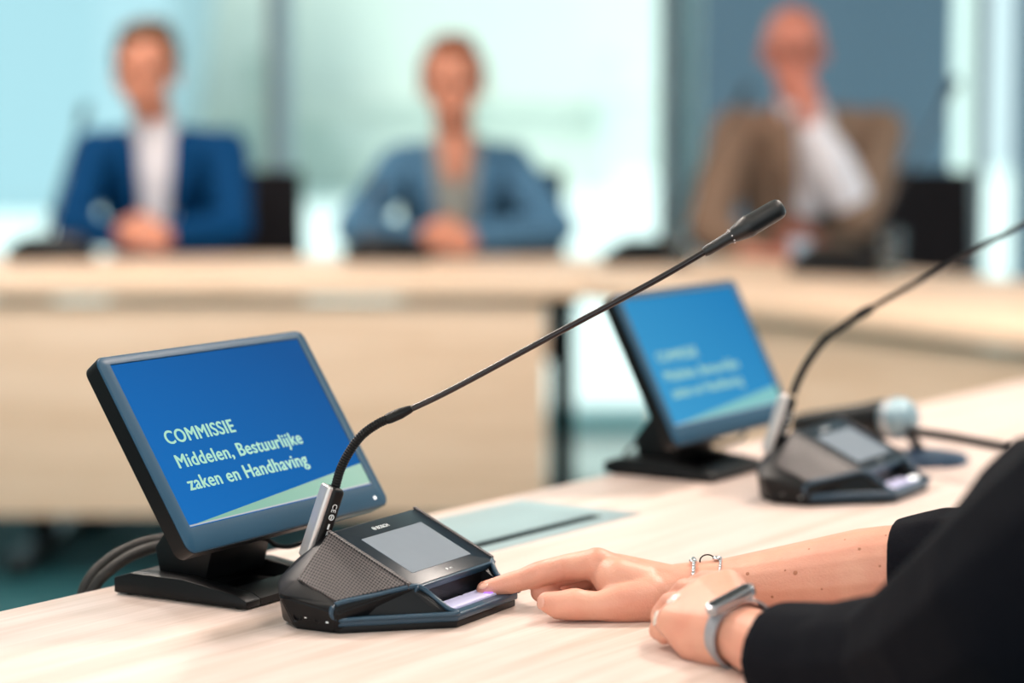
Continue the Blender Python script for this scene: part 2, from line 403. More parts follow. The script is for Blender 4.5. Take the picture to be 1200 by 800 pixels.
scr_blue2 = scr_blue.copy(); scr_blue2.name = 'screen_image_window_wash'  # second monitor: window reflection painted into paler cyan emission colours
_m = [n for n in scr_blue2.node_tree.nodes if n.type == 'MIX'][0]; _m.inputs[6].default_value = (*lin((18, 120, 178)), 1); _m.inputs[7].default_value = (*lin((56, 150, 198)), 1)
scr_green2 = mat('screen_green_window_wash', (10, 20, 20), .28, emit=(105, 180, 180), es=.85)
scr_text2 = mat('screen_text_window_wash', (20, 20, 20), .28, emit=(150, 205, 190), es=.8)
def monitor(label, X, Y, yaw, tilt, zc, SB=None, SG=None, ST=None):
    SB, SG, ST = SB or scr_blue, SG or scr_green, ST or scr_text
    t = thing('desk_monitor', label, 'monitor', (X, Y, T), yaw)
    up = Vector((0, math.cos(tilt), math.sin(tilt))); nrm = Vector((0, -math.sin(tilt), math.cos(tilt)))
    M = basis((0, 0, zc), (1, 0, 0), up, nrm)
    W0, W1, H0, H1 = -.1445, .1425, -.0965, .083; cx, cy = (W0 + W1) / 2, (H0 + H1) / 2; w, h = W1 - W0, H1 - H0
    # frame: ring with a recessed opening, plus back shell
    bm = bmesh.new(); n = 6
    outer = rrect(w, h, .009, n, cx, cy); oin = rrect(w - .002, h - .002, .008, n, cx, cy)
    inner = rrect(.262, .151, .0012, n); inn2 = rrect(.260, .1495, .001, n)
    loops = [[(x, y, -.004) for x, y in rrect(w - .012, h - .012, .008, n, cx, cy)], [(x, y, -.003) for x, y in outer], [(x, y, -.001) for x, y in outer], [(x, y, 0) for x, y in oin], [(x, y, 0) for x, y in inner], [(x, y, -.0022) for x, y in inn2]]
    V = [[bm.verts.new(M @ Vector(p)) for p in lp] for lp in loops]
    for a, b in zip(V, V[1:]):
        for k in range(len(a)): bm.faces.new((a[k], a[(k + 1) % len(a)], b[(k + 1) % len(a)], b[k]))
    bm.faces.new(V[0])
    fr = obj('bezel', bm, bezel, t, angle=50)
    # dark housing wraps the sides and back
    bm = bmesh.new(); loops = [[(x, y, -.0225) for x, y in rrect(w - .03, h - .03, .01, n, cx, cy)], [(x, y, -.017) for x, y in rrect(w - .002, h - .002, .009, n, cx, cy)], [(x, y, -.0022) for x, y in rrect(w + .0012, h + .0012, .0095, n, cx, cy)]]
    V = [[bm.verts.new(M @ Vector(p)) for p in lp] for lp in loops]
    for a, b in zip(V, V[1:]):
        for k in range(len(a)): bm.faces.new((a[k], a[(k + 1) % len(a)], b[(k + 1) % len(a)], b[k]))
    bm.faces.new(V[0]); bm.faces.new(V[-1])
    obj('back_housing', bm, black, t, angle=50)
    sbm = boxbm((0, 0, -.0012), (.2602, .1497, .0008))
    so = obj('screen', sbm, SB, t, smooth=False); so.matrix_local = M
    bm = bmesh.new(); prism(bm, [(-.122, -.0732, -.0007), (.1298, -.0732, -.0007), (.1298, -.0535, -.0007), (.066, -.0585, -.0007)], (0, 0, .0001)); obj('green_band', bm, SG, so, smooth=False)
    obj('white_rule', boxbm((0, -.0738, -.0006), (.2598, .0013, .0002)), scr_white, so, smooth=False)
    for s, x, y, wd in (('COMMISSIE', -.1085, -.0018, .0925), ('Middelen, Bestuurlijke', -.1085, -.0240, .1735), ('zaken en Handhaving', -.1085, -.0445, .1665)):
        tx = text_obj('screen_text', s, .0172, ST, so, Matrix.Translation((0, 0, -.0005)), bold=.00042)
        xs = [v.co.x for v in tx.data.vertices]; k = wd / (max(xs) - min(xs)); x0 = min(xs)
        for v in tx.data.vertices: v.co.x = x + (v.co.x - x0) * k; v.co.y += y
    bm = bmesh.new(); lathe(bm, [(.0016, 0), (.0016, .0006), (0, .0006)], 16, M @ Matrix.Translation((.124, -.0885, 0))); obj('power_light', bm, whitebtn, t)
    # neck: slanted block from the rear of the foot to the back of the screen
    c0 = M @ Vector((0, -.035, -.022)); 
    bm = bmesh.new()
    prism(bm, [(-.046, .060, .014), (-.046, .012, .014), (-.046, c0.y - .004, c0.z - .028), (-.046, c0.y + .014, c0.z + .005), (-.046, .066, .040)], (.084, 0, 0), .002)
    obj('neck', bm, black, t)
    bm = bmesh.new(); box(bm, (0, 0, -.026), (.09, .07, .010), .002, M=M @ Matrix.Translation((-.008, -.03, 0))); obj('mount_plate', bm, black, t)
    # foot: two side rails, a rear block and a front bar round an open well
    ft = bmesh.new()
    prof = [(-.048, .0), (-.048, .006), (-.038, .0105), (.02, .0185), (.075, .0185), (.093, .013), (.093, .0)]
    for x0, wd in ((-.068, .020), (.046, .016)): prism(ft, [(x0, y, z + .0015) for y, z in prof], (wd, 0, 0), .0012)
    prism(ft, [(-.048, y, z + .0015) for y, z in [(-.048, 0), (-.048, .006), (-.038, .0105), (-.022, .0125), (-.022, 0)]], (.094, 0, 0))
    prism(ft, [(-.048, y, z + .0015) for y, z in [(.03, 0), (.03, .0180), (.075, .0185), (.093, .013), (.093, 0)]], (.094, 0, 0))
    box(ft, (0 - .003, .02, .003), (.1, .1, .003))
    obj('foot', ft, black, t)
    for x in (-.058, .050):
        for y in (-.036, .08): bm = bmesh.new(); lathe(bm, [(.006, 0), (.006, .002)], 12, Matrix.Translation((x, y, 0))); obj('rubber_foot', bm, black, t)
    return t, M
MC = (-.2266, 2.0536, .1426)
mon1, MM1 = monitor('tilted monitor with sharp COMMISSIE slide at left, nearest the camera', MC[0], MC[1], 1.0359, 1.0059, MC[2])
m2c = (.2191, 2.7279, .1376)
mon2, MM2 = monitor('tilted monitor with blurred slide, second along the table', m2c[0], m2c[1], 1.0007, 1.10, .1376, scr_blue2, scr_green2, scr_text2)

# monitor cables (world coordinates)
def wcable(label, pts, r, m, name='monitor_cable', n=14, cat='cable', rib=0, group=None):
    P = catmull(pts, 10)
    o = obj(name, tubebm(P, r, n, rib=rib), m); return tag(o, label, cat, group)
def tp(px, py, Y): return atY(px, py, Y)
wcable('outer thick braided cable looping behind the nearest monitor over the table edge', [tp(222, 628, 2.17), tp(203, 630, 2.15), tp(175, 634, 2.13), tp(145, 645, 2.12), tp(122, 660, 2.11), tp(104, 680, 2.10), tp(95, 705, 2.095), tp(93, 745, 2.09)], .0052, braid)
wcable('inner thick braided cable looping behind the nearest monitor over the table edge', [tp(222, 636, 2.155), tp(203, 637, 2.14), tp(178, 642, 2.118), tp(152, 652, 2.105), tp(130, 667, 2.095), tp(113, 684, 2.092), tp(103, 708, 2.09), tp(100, 748, 2.085)], .0052, braid)
wcable('thin black cable sagging under the right side of the nearest monitor', [tp(296, 628, 2.07), tp(312, 631, 2.08), tp(325, 639, 2.09), tp(342, 640, 2.10), tp(357, 634, 2.11), tp(366, 628, 2.12)], .0022, black)
wcable('thin black cable looping left of the second monitor foot', [tp(752, 516, 2.80), tp(741, 522, 2.79), tp(732, 534, 2.775), tp(730, 546, 2.77), tp(736, 553, 2.76)], .0022, black)
wcable('thin black cable hanging under the right of the second monitor', [tp(815, 511, 2.78), tp(838, 517, 2.80), tp(858, 519, 2.82), tp(869, 513, 2.84), tp(873, 505, 2.85)], .0024, black)

# ================================================================== DISCUSSION UNITS
def plateau(y): return .0514 + .4727 * y
def unit_body(full=True):
    """returns dict of bmeshes in unit space (x = user's right, y = away from the user)"""
    out = {}
    A = (-.066, .043, plateau(.043) - .001); D = (-.066, -.036, plateau(-.036) - .001)
    E_ = (-.1135, .045, .039); F_ = (-.1185, .003, .025); G = (-.123, .054, .028); Fb = (-.1205, .001, .018)
    K = (-.064, .052, .066); H = (-.105, .068, .036); J = (-.075, .071, .046)
    b = bmesh.new()
    half = [A, D, E_, F_, G, Fb, K, H, J, (-.115, .045, .002), (-.1165, .006, .002), (-.1, .066, .002), (-.05, -.033, .004)]
    hull(b, [p for q in half for p in (q, (-q[0], q[1], q[2]))])
    bmesh.ops.bevel(b, geom=b.edges[:], offset=.0012, segments=2, affect='EDGES')
    # base plate with the button deck in front
    fp = [(-.1165, .004), (-.050, -.069), (.050, -.069), (.1165, .004), (.117, .045), (.098, .067), (-.098, .067), (-.117, .045)]
    prism(b, [(x * .97, y * .97, 0) for x, y in fp], (0, 0, .006), .0008)
    rim = bmesh.new(); prism(rim, [(x, y, .0055) for x, y in fp], (0, 0, .0066), .0022, 3); out['rim'] = rim
    for s in (-1, 1):   # side cheeks between grille and deck
        hull(b, [(s * -.111, .007, .024), (s * -.111, .007, .0115), (s * -.0495, -.0625, .0118), (s * -.060, -.0355, .0322), (s * -.0505, -.0465, .0220), (s * -.0490, -.056, .0150), (s * -.047, -.033, .0120), (s * -.048, -.033, .031), (s * -.09, .01, .012), (s * -.0655, -.033, .0335), (s * -.062, -.030, .030)])
        hull(b, [(s * -.058, -.0392, .0305), (s * -.0525, -.0478, .0228), (s * -.0655, -.034, .0325), (s * -.055, -.0325, .012), (s * -.055, -.0325, .030), (s * -.0508, -.058, .0150), (s * -.054, -.060, .0118), (s * -.070, -.028, .030), (s * -.070, -.028, .012)])
    out['body'] = b
    lips = []
    for s in (-1, 1):
        L = [(s * -.1182, .0035, .0245), (s * -.09, -.0165, .0292), (s * -.066, -.0345, .0335), (s * -.058, -.0395, .0315), (s * -.0525, -.048, .0235), (s * -.0508, -.060, .0155), (s * -.0515, -.0685, .0125)]
        L2 = L + [(s * -.070, -.0475, .0118), (s * -.1, -.0145, .0118), (s * -.1165, .0045, .0125)]
        bb = bmesh.new(); tube(bb, catmull(L2, 6, closed=True), .0021, 10, closed=True); lips.append(bb)
    out['lips'] = lips
    gr = []
    for s in (-1, 1):
        P = [(-.0665, .0425, plateau(.0425)), (-.0665, -.0345, plateau(-.0345)), (-.1172, .004, .0262), (-.1128, .044, .0396)]
        c = sum((Vector(p) for p in P), Vector()) / 4
        P = [Vector(p).lerp(c, .015) for p in P]
        nrm = (P[1] - P[0]).cross(P[3] - P[0]).normalized()
        if nrm.z < 0: nrm = -nrm
        lo = [p - nrm * .0014 for p in P]; hi = [p + nrm * .0012 for p in P]
        if s < 0: mir = lambda v: v
        else: mir = lambda v: Vector((-v.x, v.y, v.z))
        bb = bmesh.new(); hull(bb, [mir(v) for v in lo + hi]); bmesh.ops.bevel(bb, geom=bb.edges[:], offset=.0005, segments=2, affect='EDGES')
        hull(bb, [Vector((s * x, y, plateau(y) + dz)) for x, dz in ((.0652, -.002), (.0652, .0012), (.0694, .0010), (.0698, -.004)) for y in (-.0345, .0425)]); gr.append(bb)
    out['grilles'] = gr
    return out
tg = math.atan(.4727)
PM = basis((0, 0, .0514), (1, 0, 0), (0, math.cos(tg), math.sin(tg)), (0, -math.sin(tg), math.cos(tg)))
def oriented_bar(bm, a, b, side, w, d, off=0, bev=.003):
    a, b = Vector(a), Vector(b); z = (b - a).normalized(); x = (Vector(side) - z * z.dot(Vector(side))).normalized(); y = z.cross(x)
    L = (b - a).length; M = basis((a + b) / 2 + y * off, x, y, z)
    r = bmesh.ops.create_cube(bm, size=1); vs = r['verts']
    for v in vs: v.co = Vector((v.co.x * w, v.co.y * d, v.co.z * L))
    es = list({e for v in vs for e in v.link_edges}); rr = bmesh.ops.bevel(bm, geom=es, offset=bev, segments=4, affect='EDGES', profile=.5)
    for v in list({v for f in rr['faces'] for v in f.verts} | {v for v in vs if v.is_valid}): v.co = M @ v.co
    return M
def discussion_unit(label, X, Y, yaw, micpts=None, handle=None, logo=True, active=False, headstart=None, rs=1.0, roll=0.5, zoff=0):
    t = thing('discussion_unit', label, 'microphone unit', (X, Y, T + zoff), yaw)
    inv = Matrix.Translation(t.location) @ Matrix.Rotation(yaw, 4, 'Z'); inv = inv.inverted()
    g = unit_body()
    obj('body', g['body'], bodyp, t, angle=30); obj('base_rim', g['rim'], blue_lit, t, angle=30)
    for b in g['lips']: obj('edge_trim', b, blue_lit, t)
    for b in g['grilles']: obj('speaker_grille', b, grille, t, angle=25)
    # glass plateau
    bm = bmesh.new(); vs = [(x, y, -.0055) for x, y in rrect(.1295, .0872, .0025, 4, 0, .0015)]
    prism(bm, vs, (0, 0, .006), .0005); bm.transform(PM); tsn = obj('touch_panel', bm, glassb, t, angle=30)
    bm = bmesh.new(); prism(bm, [(x, y, .0004) for x, y in rrect(.095, .054, .0006, 3)], (0, 0, .0005)); bm.transform(PM); obj('display', bm, dispm, tsn, smooth=False)
    bm = bmesh.new(); box(bm, (0, -.0428, -.0028), (.1285, .0026, .0066), .0008, M=PM); obj('front_lip', bm, blue_lit, tsn)
    if logo:
        text_obj('brand_logo', 'BOSCH', .0056, white_ink, tsn, PM @ Matrix.Translation((-.0115, .0335, .0006)), bold=.00003, sx=1.0)
        bm = bmesh.new(); tube(bm, [Vector((-.0155 + .0021 * math.cos(a * math.pi / 8), .0354 + .0021 * math.sin(a * math.pi / 8), .0007)) for a in range(16)], .00024, 6, closed=True)
        box(bm, (-.0155, .0354, .0007), (.0022, .0004, .0003)); box(bm, (-.0164, .0354, .0007), (.0004, .0026, .0003)); box(bm, (-.0146, .0354, .0007), (.0004, .0026, .0003)); bm.transform(PM)
        obj('brand_emblem', bm, white_ink, tsn)
        bm = bmesh.new(); lathe(bm, [(.0013, .0004), (.0013, .0008)], 12, PM @ Matrix.Translation((-.004, -.0345, 0)))
        obj('card_symbol', bm, white_ink, tsn); text_obj('small_mark', 'NFC', .0026, white_ink, tsn, PM @ Matrix.Translation((.000, -.0355, .0006)))
    # wall under the glass, then the button strip
    obj('button_wall', boxbm((0, -.0325, .0215), (.112, .004, .022), .0005), bodyp, t)
    bs = obj('button_strip', boxbm((-.004, -.049, .0130), (.078, .021, .0022), .0006), lilac, t)
    obj('button_gap', boxbm((.006, -.0385, .0143), (.0008, .004, .0012)), black, bs)
    if active: obj('lit_indicator', boxbm((.030, -.0545, .0143), (.016, .006, .0010), .0003), purple, bs)
    else:
        bm = bmesh.new(); blob(bm, ((.034, -.056, .0150), (.0085, .006, .0025))); obj('lit_indicator', bm, whitebtn, bs)
    # sockets on the left flank
    for (y, z, r) in ((.040, .0115, .0030), (.021, .0105, .0016)):
        bm = bmesh.new(); x = -.1175
        lathe(bm, [(r + .0012, -.0012), (r + .0012, .0012), (r, .0014), (r, -.0005), (0, -.0005)], 18, Matrix.Translation((x, y, z)) @ Matrix.Rotation(R(-90), 4, 'Y'))
        obj('audio_socket', bm, black, t)
    obj('volume_slider', boxbm((-.1178, .029, .0105), (.0015, .006, .0022), .0005), black, t)
    if logo:
        for (y, z, w_) in ((.0318, .0115, .0024), (.0115, .0095, .0026)): obj('printed_symbol', boxbm((-.1172 - .0008, y, z), (.0012, w_, .0016), .0003), white_ink, t)
    # microphone socket housing at the back
    bm = bmesh.new(); hull(bm, sph_pts((-.078, .060, .040), (.013, .010, .008), 2) + sph_pts((-.080, .060, .020), (.018, .012, .010), 2)); obj('microphone_socket', bm, bodyp, t)
    if micpts:
        a, b = [inv @ Vector(p) for p in handle]
        d = b - a
        # handle: black side bar with a satin cover on its outer face
        side = inv.to_3x3() @ Vector((math.cos(roll), -math.sin(roll) * 0 + 0, 0)); 
        side = inv.to_3x3() @ Vector((math.sin(roll), math.cos(roll), 0))
        mt = bmesh.new(); HM = oriented_bar(mt, a, b, side, .017, .013, 0, .004); hnd = obj('microphone_handle', mt, black, t)
        cv = bmesh.new(); oriented_bar(cv, a - d * .06, b + d * .005, side, .0145, .0060, .0076, .0027); obj('silver_cover', cv, silver, hnd)
        if logo:
            # small printed approval marks on the camera-facing flank
            zf = HM.to_3x3() @ Vector((1, 0, 0)); 
            zf = -zf if (inv.to_3x3() @ Vector((0, -1, 0))).dot(zf) < 0 else zf
            yf = HM.to_3x3() @ Vector((0, 0, 1)); xf = yf.cross(zf)
            c = HM.translation + zf * .0086
            Mt = basis(c + yf * .016 - xf * 0, yf * -1, xf, zf)
            text_obj('approval_mark', 'CE', .0062, white_ink, hnd, Mt @ Matrix.Translation((-.001, -.002, 0)), align='LEFT')
            bm = bmesh.new(); tube(bm, [Mt @ Vector((.0105 + .0022 * math.cos(k * math.pi / 8), 0, .0002)) + (Mt.to_3x3() @ Vector((0, .0022 * math.sin(k * math.pi / 8), 0))) for k in range(16)], .0004, 6, closed=True); 
            box(bm, (.0105, 0, .0002), (.003, .0009, .0003), M=Mt); obj('recycling_mark', bm, white_ink, hnd)
            for k in range(2): 
                bm = boxbm((.0185 + k * .006, (k % 2) * .0008, .0002), (.0045, .0016, .0002), M=Mt); obj('printed_symbol', bm, white_ink, hnd)
        P = [inv @ Vector(p) for p in micpts]
        flexP, stemP = P[:headstart[0]], P[headstart[0] - 1:headstart[1]]
        fl = resample(catmull(flexP, 14), .0011); gm = bmesh.new(); tube(gm, fl, .0041 * rs, 14, rib=.13); gn = obj('gooseneck', gm, black, t, smooth=True, angle=20)
        st = catmull(stemP, 10)
        sm = bmesh.new(); tube(sm, st, .0026 * rs, 14); obj('stem', sm, mat('dark_brown_stem', (38, 30, 30), .25, metal=.3), gn)
        d0 = (st[3] - st[0]).normalized(); c0 = st[0]
        cb = bmesh.new(); tube(cb, [c0 - d0 * .002, c0 + d0 * .001, c0 + d0 * .010, c0 + d0 * .018, c0 + d0 * .020], [.0042 * rs, .0046 * rs, .0046 * rs, .0034 * rs, .0027 * rs], 14); obj('ferrule', cb, black, gn)
        if headstart[2]:
            e = st[-1]; dz = (st[-1] - st[-3]).normalized(); xx = dz.orthogonal().normalized(); HMx = basis(e, xx, dz.cross(xx), dz)
            hb = bmesh.new(); k = rs
            lathe(hb, [(0, -.001), (.0036 * k, -.001), (.0045 * k, .002), (.0050 * k, .022), (.0056 * k, .024), (.0056 * k, .0265), (.0066 * k, .028), (.0092 * k, .040), (.0095 * k, .043), (.0090 * k, .0445), (.0088 * k, .068), (.0080 * k, .072), (.0055 * k, .0745), (0, .0752)], 28, HMx)
            hd = obj('microphone_head', hb, mat('microphone_black', (16, 16, 18), .34, bump=.3, bscale=1500), gn)
            for q in range(8):
                an = q * math.pi / 4; cc = HMx @ Vector((math.cos(an) * .0058 * k, math.sin(an) * .0058 * k, .0253))
                bb = bmesh.new(); blob(bb, (cc, .0009), sub=1); obj('light_dot', bb, mat('dim_led', (200, 190, 190), .3), hd)
    return t
# unit 1 : microphone sweeps from the rear left corner over to the right
def micline(pts, Y0, slope, x0):
    out = []
    for px, py in pts:
        # Y = Y0 + slope * (X - x0) ; X = k*Y
        r = ray(px, py); k = r.x / r.y; Yv = (Y0 - slope * x0) / (1 - slope * k); out.append(atY(px, py, Yv))
    return out
mp = micline([(393, 571), (399, 550), (409, 530), (423, 511), (440, 498), (456, 490), (520, 461), (640, 397), (760, 333), (826, 295)], 1.95, .10, -.168)
h1 = micline([(367, 650), (393, 570)], 1.95, .1, -.168)
discussion_unit('nearest microphone unit, being pressed by a fingertip, with the sharp display', -.0793, 1.9819, 1.068, mp, h1, True, True, (6, 10, True), roll=-.62)
mp2 = micline([(929, 462), (936, 444), (948, 422), (965, 400), (985, 384), (1005, 370), (1062, 338), (1130, 300), (1200, 262), (1290, 214)], 2.56, .05, .28)
h2 = micline([(905, 528), (925, 464)], 2.56, .05, .28)
discussion_unit('blurred microphone unit beside the second monitor, with a white lit button', .3697, 2.5931, 1.053, mp2, h2, True, False, (6, 10, True), roll=-.62, rs=1.15)
def far_unit(label, px, py, Y, yaw, mic, rs=1.0):
    p = atY(px, py, Y)
    m = [atY(x, y, yy) for x, y, yy in mic]
    P = [m[0].lerp(m[1], k / 5 * .25) for k in range(6)] + [m[0].lerp(m[1], .25 + .75 * k / 3) for k in range(1, 4)] 
    a = m[0] - Vector((0, 0, .055)); 
    return discussion_unit(label, p.x, p.y, yaw, P, (a, m[0]), False, False, (6, 9, True), rs=rs * 1.5)

# handheld microphone and small stand right of the second unit
t = thing('handheld_microphone', 'silver-headed handheld microphone behind the second microphone unit', 'microphone', (0, 0, 0))
gA = atY(1052, 490, 2.80); gB = atY(1000, 494, 2.86); gC = atY(935, 503, 2.95)
bm = bmesh.new(); dd = (gA - gB).normalized(); xx = dd.orthogonal().normalized(); GM = basis(gA, xx, dd.cross(xx), dd)
lathe(bm, [(0, -.018), (.017, -.018), (.0235, -.010), (.0250, 0), (.0235, .010), (.017, .019), (.008, .0235), (0, .0245)], 28, GM); wire = mat('steel_mesh', (150, 172, 180), .35, metal=.8, noise=.6, nscale=500, bump=.8, bscale=900)
obj('grille_ball', bm, wire, t)
bm = bmesh.new(); lathe(bm, [(.0252, -.003), (.0258, 0), (.0252, .003)], 28, GM); obj('grille_band', bm, silver, t)
bm = bmesh.new(); lathe(bm, [(.0195, -.022), (.0195, -.016), (.0235, -.012), (.0235, -.030), (.021, -.055), (.0165, -.150), (.0145, -.17), (0, -.17)], 28, GM); obj('body', bm, black, t)
t = thing('microphone_stand', 'low black table stand with round foot holding the silver-headed microphone', 'microphone stand', (0, 0, 0))
sb = atz(1080, 541, 0.0)
bm = bmesh.new(); lathe(bm, [(.052, 0), (.055, .003), (.052, .009), (.03, .013), (.009, .015), (0, .015)], 36, Matrix.Translation(sb)); obj('foot', bm, mat('blue_black_foot', (38, 58, 82), .35), t)
sA = sb + Vector((0, 0, .012)); sB = atY(1046, 508, 2.80)
obj('post', tubebm([sA, sA.lerp(sB, .5) + Vector((0, 0, .012)), sB - dd * .01 ], .006, 12), black, t)
bm = bmesh.new(); lathe(bm, [(.0165, 0), (.0165, .03), (.0135, .03), (.0135, 0)], 20, basis(gA - dd * .075, xx, dd.cross(xx), dd)); obj('clip', bm, black, t)
obj('boom_rod', tubebm([atY(1062, 504, 2.79), atY(1120, 513, 2.70), atY(1182, 525, 2.60)], .0060, 12), mat('brown_black_rod', (44, 34, 30), .3, metal=.3), t)

# ================================================================== SEATED PERSON AT THE RIGHT (arms in view)
arms = thing('person', 'person in black sweater at right pressing the near unit, wearing a grey fitness band', 'person', (0, 0, 0))
def A(px, py, Y): return atY(px, py, Y)
bm = bmesh.new()
S2 = 2
# right hand -------------------------------------------------
wr = A(792, 692, 1.955)
_blob = blob
def blob(bm, *cr, sub=3): _blob(bm, *cr, sub=3)
def chain(bm, pts, sub=3):
    for a, b in zip(pts, pts[1:]): blob(bm, a, b)
idx = [(A(698, 661, 1.968), .0135), (A(664, 664, 1.978), .0108), (A(640, 670, 1.983), .0106), (A(631, 672.5, 1.983), .0107), (A(612, 679, 1.985), .0092), (A(598, 683, 1.985), .0091), (A(568, 690.5, 1.985), .0072)]
chain(bm, idx)
mcpI = A(700, 660, 1.968); mcpM = A(698, 660, 1.992); mcpR = A(700, 668, 2.012); mcpP = A(712, 688, 2.028)
# palm and back of the hand
blob(bm, (mcpI, .0135), (mcpM, .0135), (A(722, 676, 1.968), .016), (A(735, 680, 1.99), .017))
blob(bm, (A(704, 666, 1.97), .0125), (A(724, 680, 1.955), .019), (A(752, 690, 1.955), .021), (A(745, 672, 1.98), .0125))
blob(bm, (A(722, 674, 1.982), .0185), (A(755, 686, 1.965), .022), (wr, .0205), (A(792, 690, 1.975), .0195))
blob(bm, (mcpM, .012), (mcpR, .012), (mcpP, .0115), (A(748, 690, 1.99), .017))
# curled middle, ring, little fingers tucked under
mid = [(mcpM, .0118), (A(646, 676, 1.996), .0100), (A(634, 693, 1.990), .0092), (A(668, 708, 1.984), .0080)]
rng = [(mcpR, .0112), (A(668, 686, 2.015), .0092), (A(660, 706, 2.008), .0088), (A(680, 713, 2.0), .0078)]
lit = [(mcpP, .0105), (A(680, 696, 2.03), .0084), (A(676, 711, 2.022), .0080), (A(696, 716, 2.012), .0072)]
for f in (mid, rng, lit): chain(bm, f)
# thumb lying along the table, nearest the camera
th = [(A(758, 703, 1.942), .0195), (A(728, 706, 1.936), .0168), (A(703, 710, 1.930), .0118), (A(684, 709, 1.930), .0124), (A(674, 708, 1.930), .0134), (A(656, 709, 1.931), .0118), (A(641, 705, 1.933), .0084)]
chain(bm, th)
blob(bm, (A(724, 704, 1.938), .0150), (A(762, 700, 1.945), .0200), (A(750, 690, 1.955), .0180))
blob(bm, (A(790, 698, 1.95), .0205), (A(760, 706, 1.945), .0175), (A(762, 692, 1.955), .0195))
# right forearm
fa = [(A(798, 689, 1.958), (.0205, .026, .0205)), (A(850, 688, 1.955), (.0235, .029, .0235)), (A(930, 682, 1.945), (.031, .036, .031)), (A(1015, 674, 1.93), (.037, .039, .0385)), (A(1045, 672, 1.925), (.0385, .039, .0395)), (A(1100, 668, 1.91), .036), (A(1240, 668, 1.87), .036)]
chain(bm, fa)
# left hand, loosely curled on the table ----------------------
wl = A(868, 742, 1.775)
Lm = [A(852, 688, 1.838), A(828, 696, 1.838), A(806, 712, 1.832), A(790, 728, 1.822)]
blob(bm, (wl, (.0235, .0215, .0215)), (A(860, 735, 1.79), .022), (Lm[0], .0145), (Lm[1], .0150))
blob(bm, (wl, .0215), (A(850, 746, 1.785), .0215), (Lm[1], .0150), (Lm[2], .0150), (Lm[3], .0140))
blob(bm, (A(845, 752, 1.785), .020), (Lm[2], .0145), (Lm[3], .0140), (A(812, 752, 1.80), .0145))
Lf = [[(Lm[0], .0128), (A(826, 682, 1.868), .0098), (A(806, 692, 1.878), .0088), (A(797, 702, 1.872), .0078)],
      [(Lm[1], .0128), (A(803, 692, 1.862), .0100), (A(789, 706, 1.866), .0088), (A(787, 716, 1.858), .0078)],
      [(Lm[2], .0125), (A(786, 708, 1.852), .0098), (A(775, 720, 1.852), .0086), (A(774, 729, 1.845), .0076)],
      [(Lm[3], .0118), (A(778, 727, 1.838), .0090), (A(772, 738, 1.838), .0080), (A(779, 744, 1.83), .0072)]]
for f in Lf: chain(bm, f)
chain(bm, [(A(838, 758, 1.79), .0175), (A(812, 752, 1.815), .0130), (A(798, 744, 1.832), .0105), (A(800, 735, 1.842), .0088)])
# left forearm
la = [(wl, (.0225, .021, .0215)), (A(885, 752, 1.755), .024), (A(915, 764, 1.725), .027), (A(1000, 775, 1.64), .028), (A(1120, 765, 1.54), .030)]
chain(bm, la)
# shoulders, neck and head complete the figure beyond the frame
shL = Vector((.545, 1.34, T + .40)); shR = Vector((.735, 1.66, T + .40)); chest = (shL + shR) / 2 + Vector((.02, -.01, -.10))
elL = A(1135, 775, 1.52); elR = A(1245, 668, 1.87)
neck = (shL + shR) / 2 + Vector((-.01, .005, .07))
chain(bm, [(elL, .032), (shL, .05)]); chain(bm, [(elR, .036), (shR, .05)])
blob(bm, (shL, .055), (shR, .055), (chest, .12)); blob(bm, (chest, .12), (chest + Vector((.06, -.035, -.32)), .14))
face = Vector((-.86, .50, -.05)).normalized()
hc = neck + Vector((-.02, .012, .17))
chain(bm, [(neck + Vector((.02, -.01, -.02)), .058), (hc + Vector((.0, 0, -.07)), .052)])
sideH = Vector((-face.y, face.x, 0)).normalized()
blob(bm, (hc + Vector((.015, -.009, .035)), .085), (hc + face * .035 + Vector((0, 0, .03)), .07), (hc + face * .05 + Vector((0, 0, -.065)), .035))
blob(bm, (hc + face * .098 + Vector((0, 0, .01)), .007), (hc + face * .112 + Vector((0, 0, -.022)), .011))
for s in (-1, 1):
    blob(bm, (hc + sideH * .078 * s + Vector((0, 0, .0)), (.012, .016, .028)))
blob(bm, (hc + face * .088 + Vector((0, 0, -.052)) + sideH * .018, .007), (hc + face * .088 + Vector((0, 0, -.052)) - sideH * .018, .007))
blob = _blob
def chain(bm, pts, sub=2):
    for a, b in zip(pts, pts[1:]): blob(bm, a, b, sub=sub)
body = organic('body', bm, skin, arms, vox=.0013, it=7, fac=.5)
# finger nails, seated on the skin surface
from mathutils.bvhtree import BVHTree
bpy.context.view_layer.update()
bv = BVHTree.FromPolygons([v.co for v in body.data.vertices], [p.vertices for p in body.data.polygons])
def nail(px, py, d, w, l, m, lift=.0):
    hit = bv.ray_cast(CAM, ray(px, py).normalized())
    if hit[0] is None: return
    nrm = (hit[1] + Vector((0, 0, lift))).normalized(); d = Vector(d); d = (d - nrm * d.dot(nrm)).normalized(); x = d.cross(nrm)
    b = bmesh.new(); Mx = basis(hit[0] - nrm * .0002, x, d, nrm); hull(b, [Mx @ v for v in sph_pts((0, 0, 0), (w / 2, l / 2, .0014))]); obj('nail', b, m, arms)
nail(566, 686, (-1, 0, -.4), .0080, .0095, nailn, .6)
nail(633.5, 706, (-.2, .2, -1), .0085, .0115, nailn)
nail(789, 701, (-.35, .2, -.8), .0105, .0130, nailm)
nail(768, 724, (-.3, .2, -.8), .0105, .0130, nailm)
fm = mat('freckle', (176, 112, 84), .6)
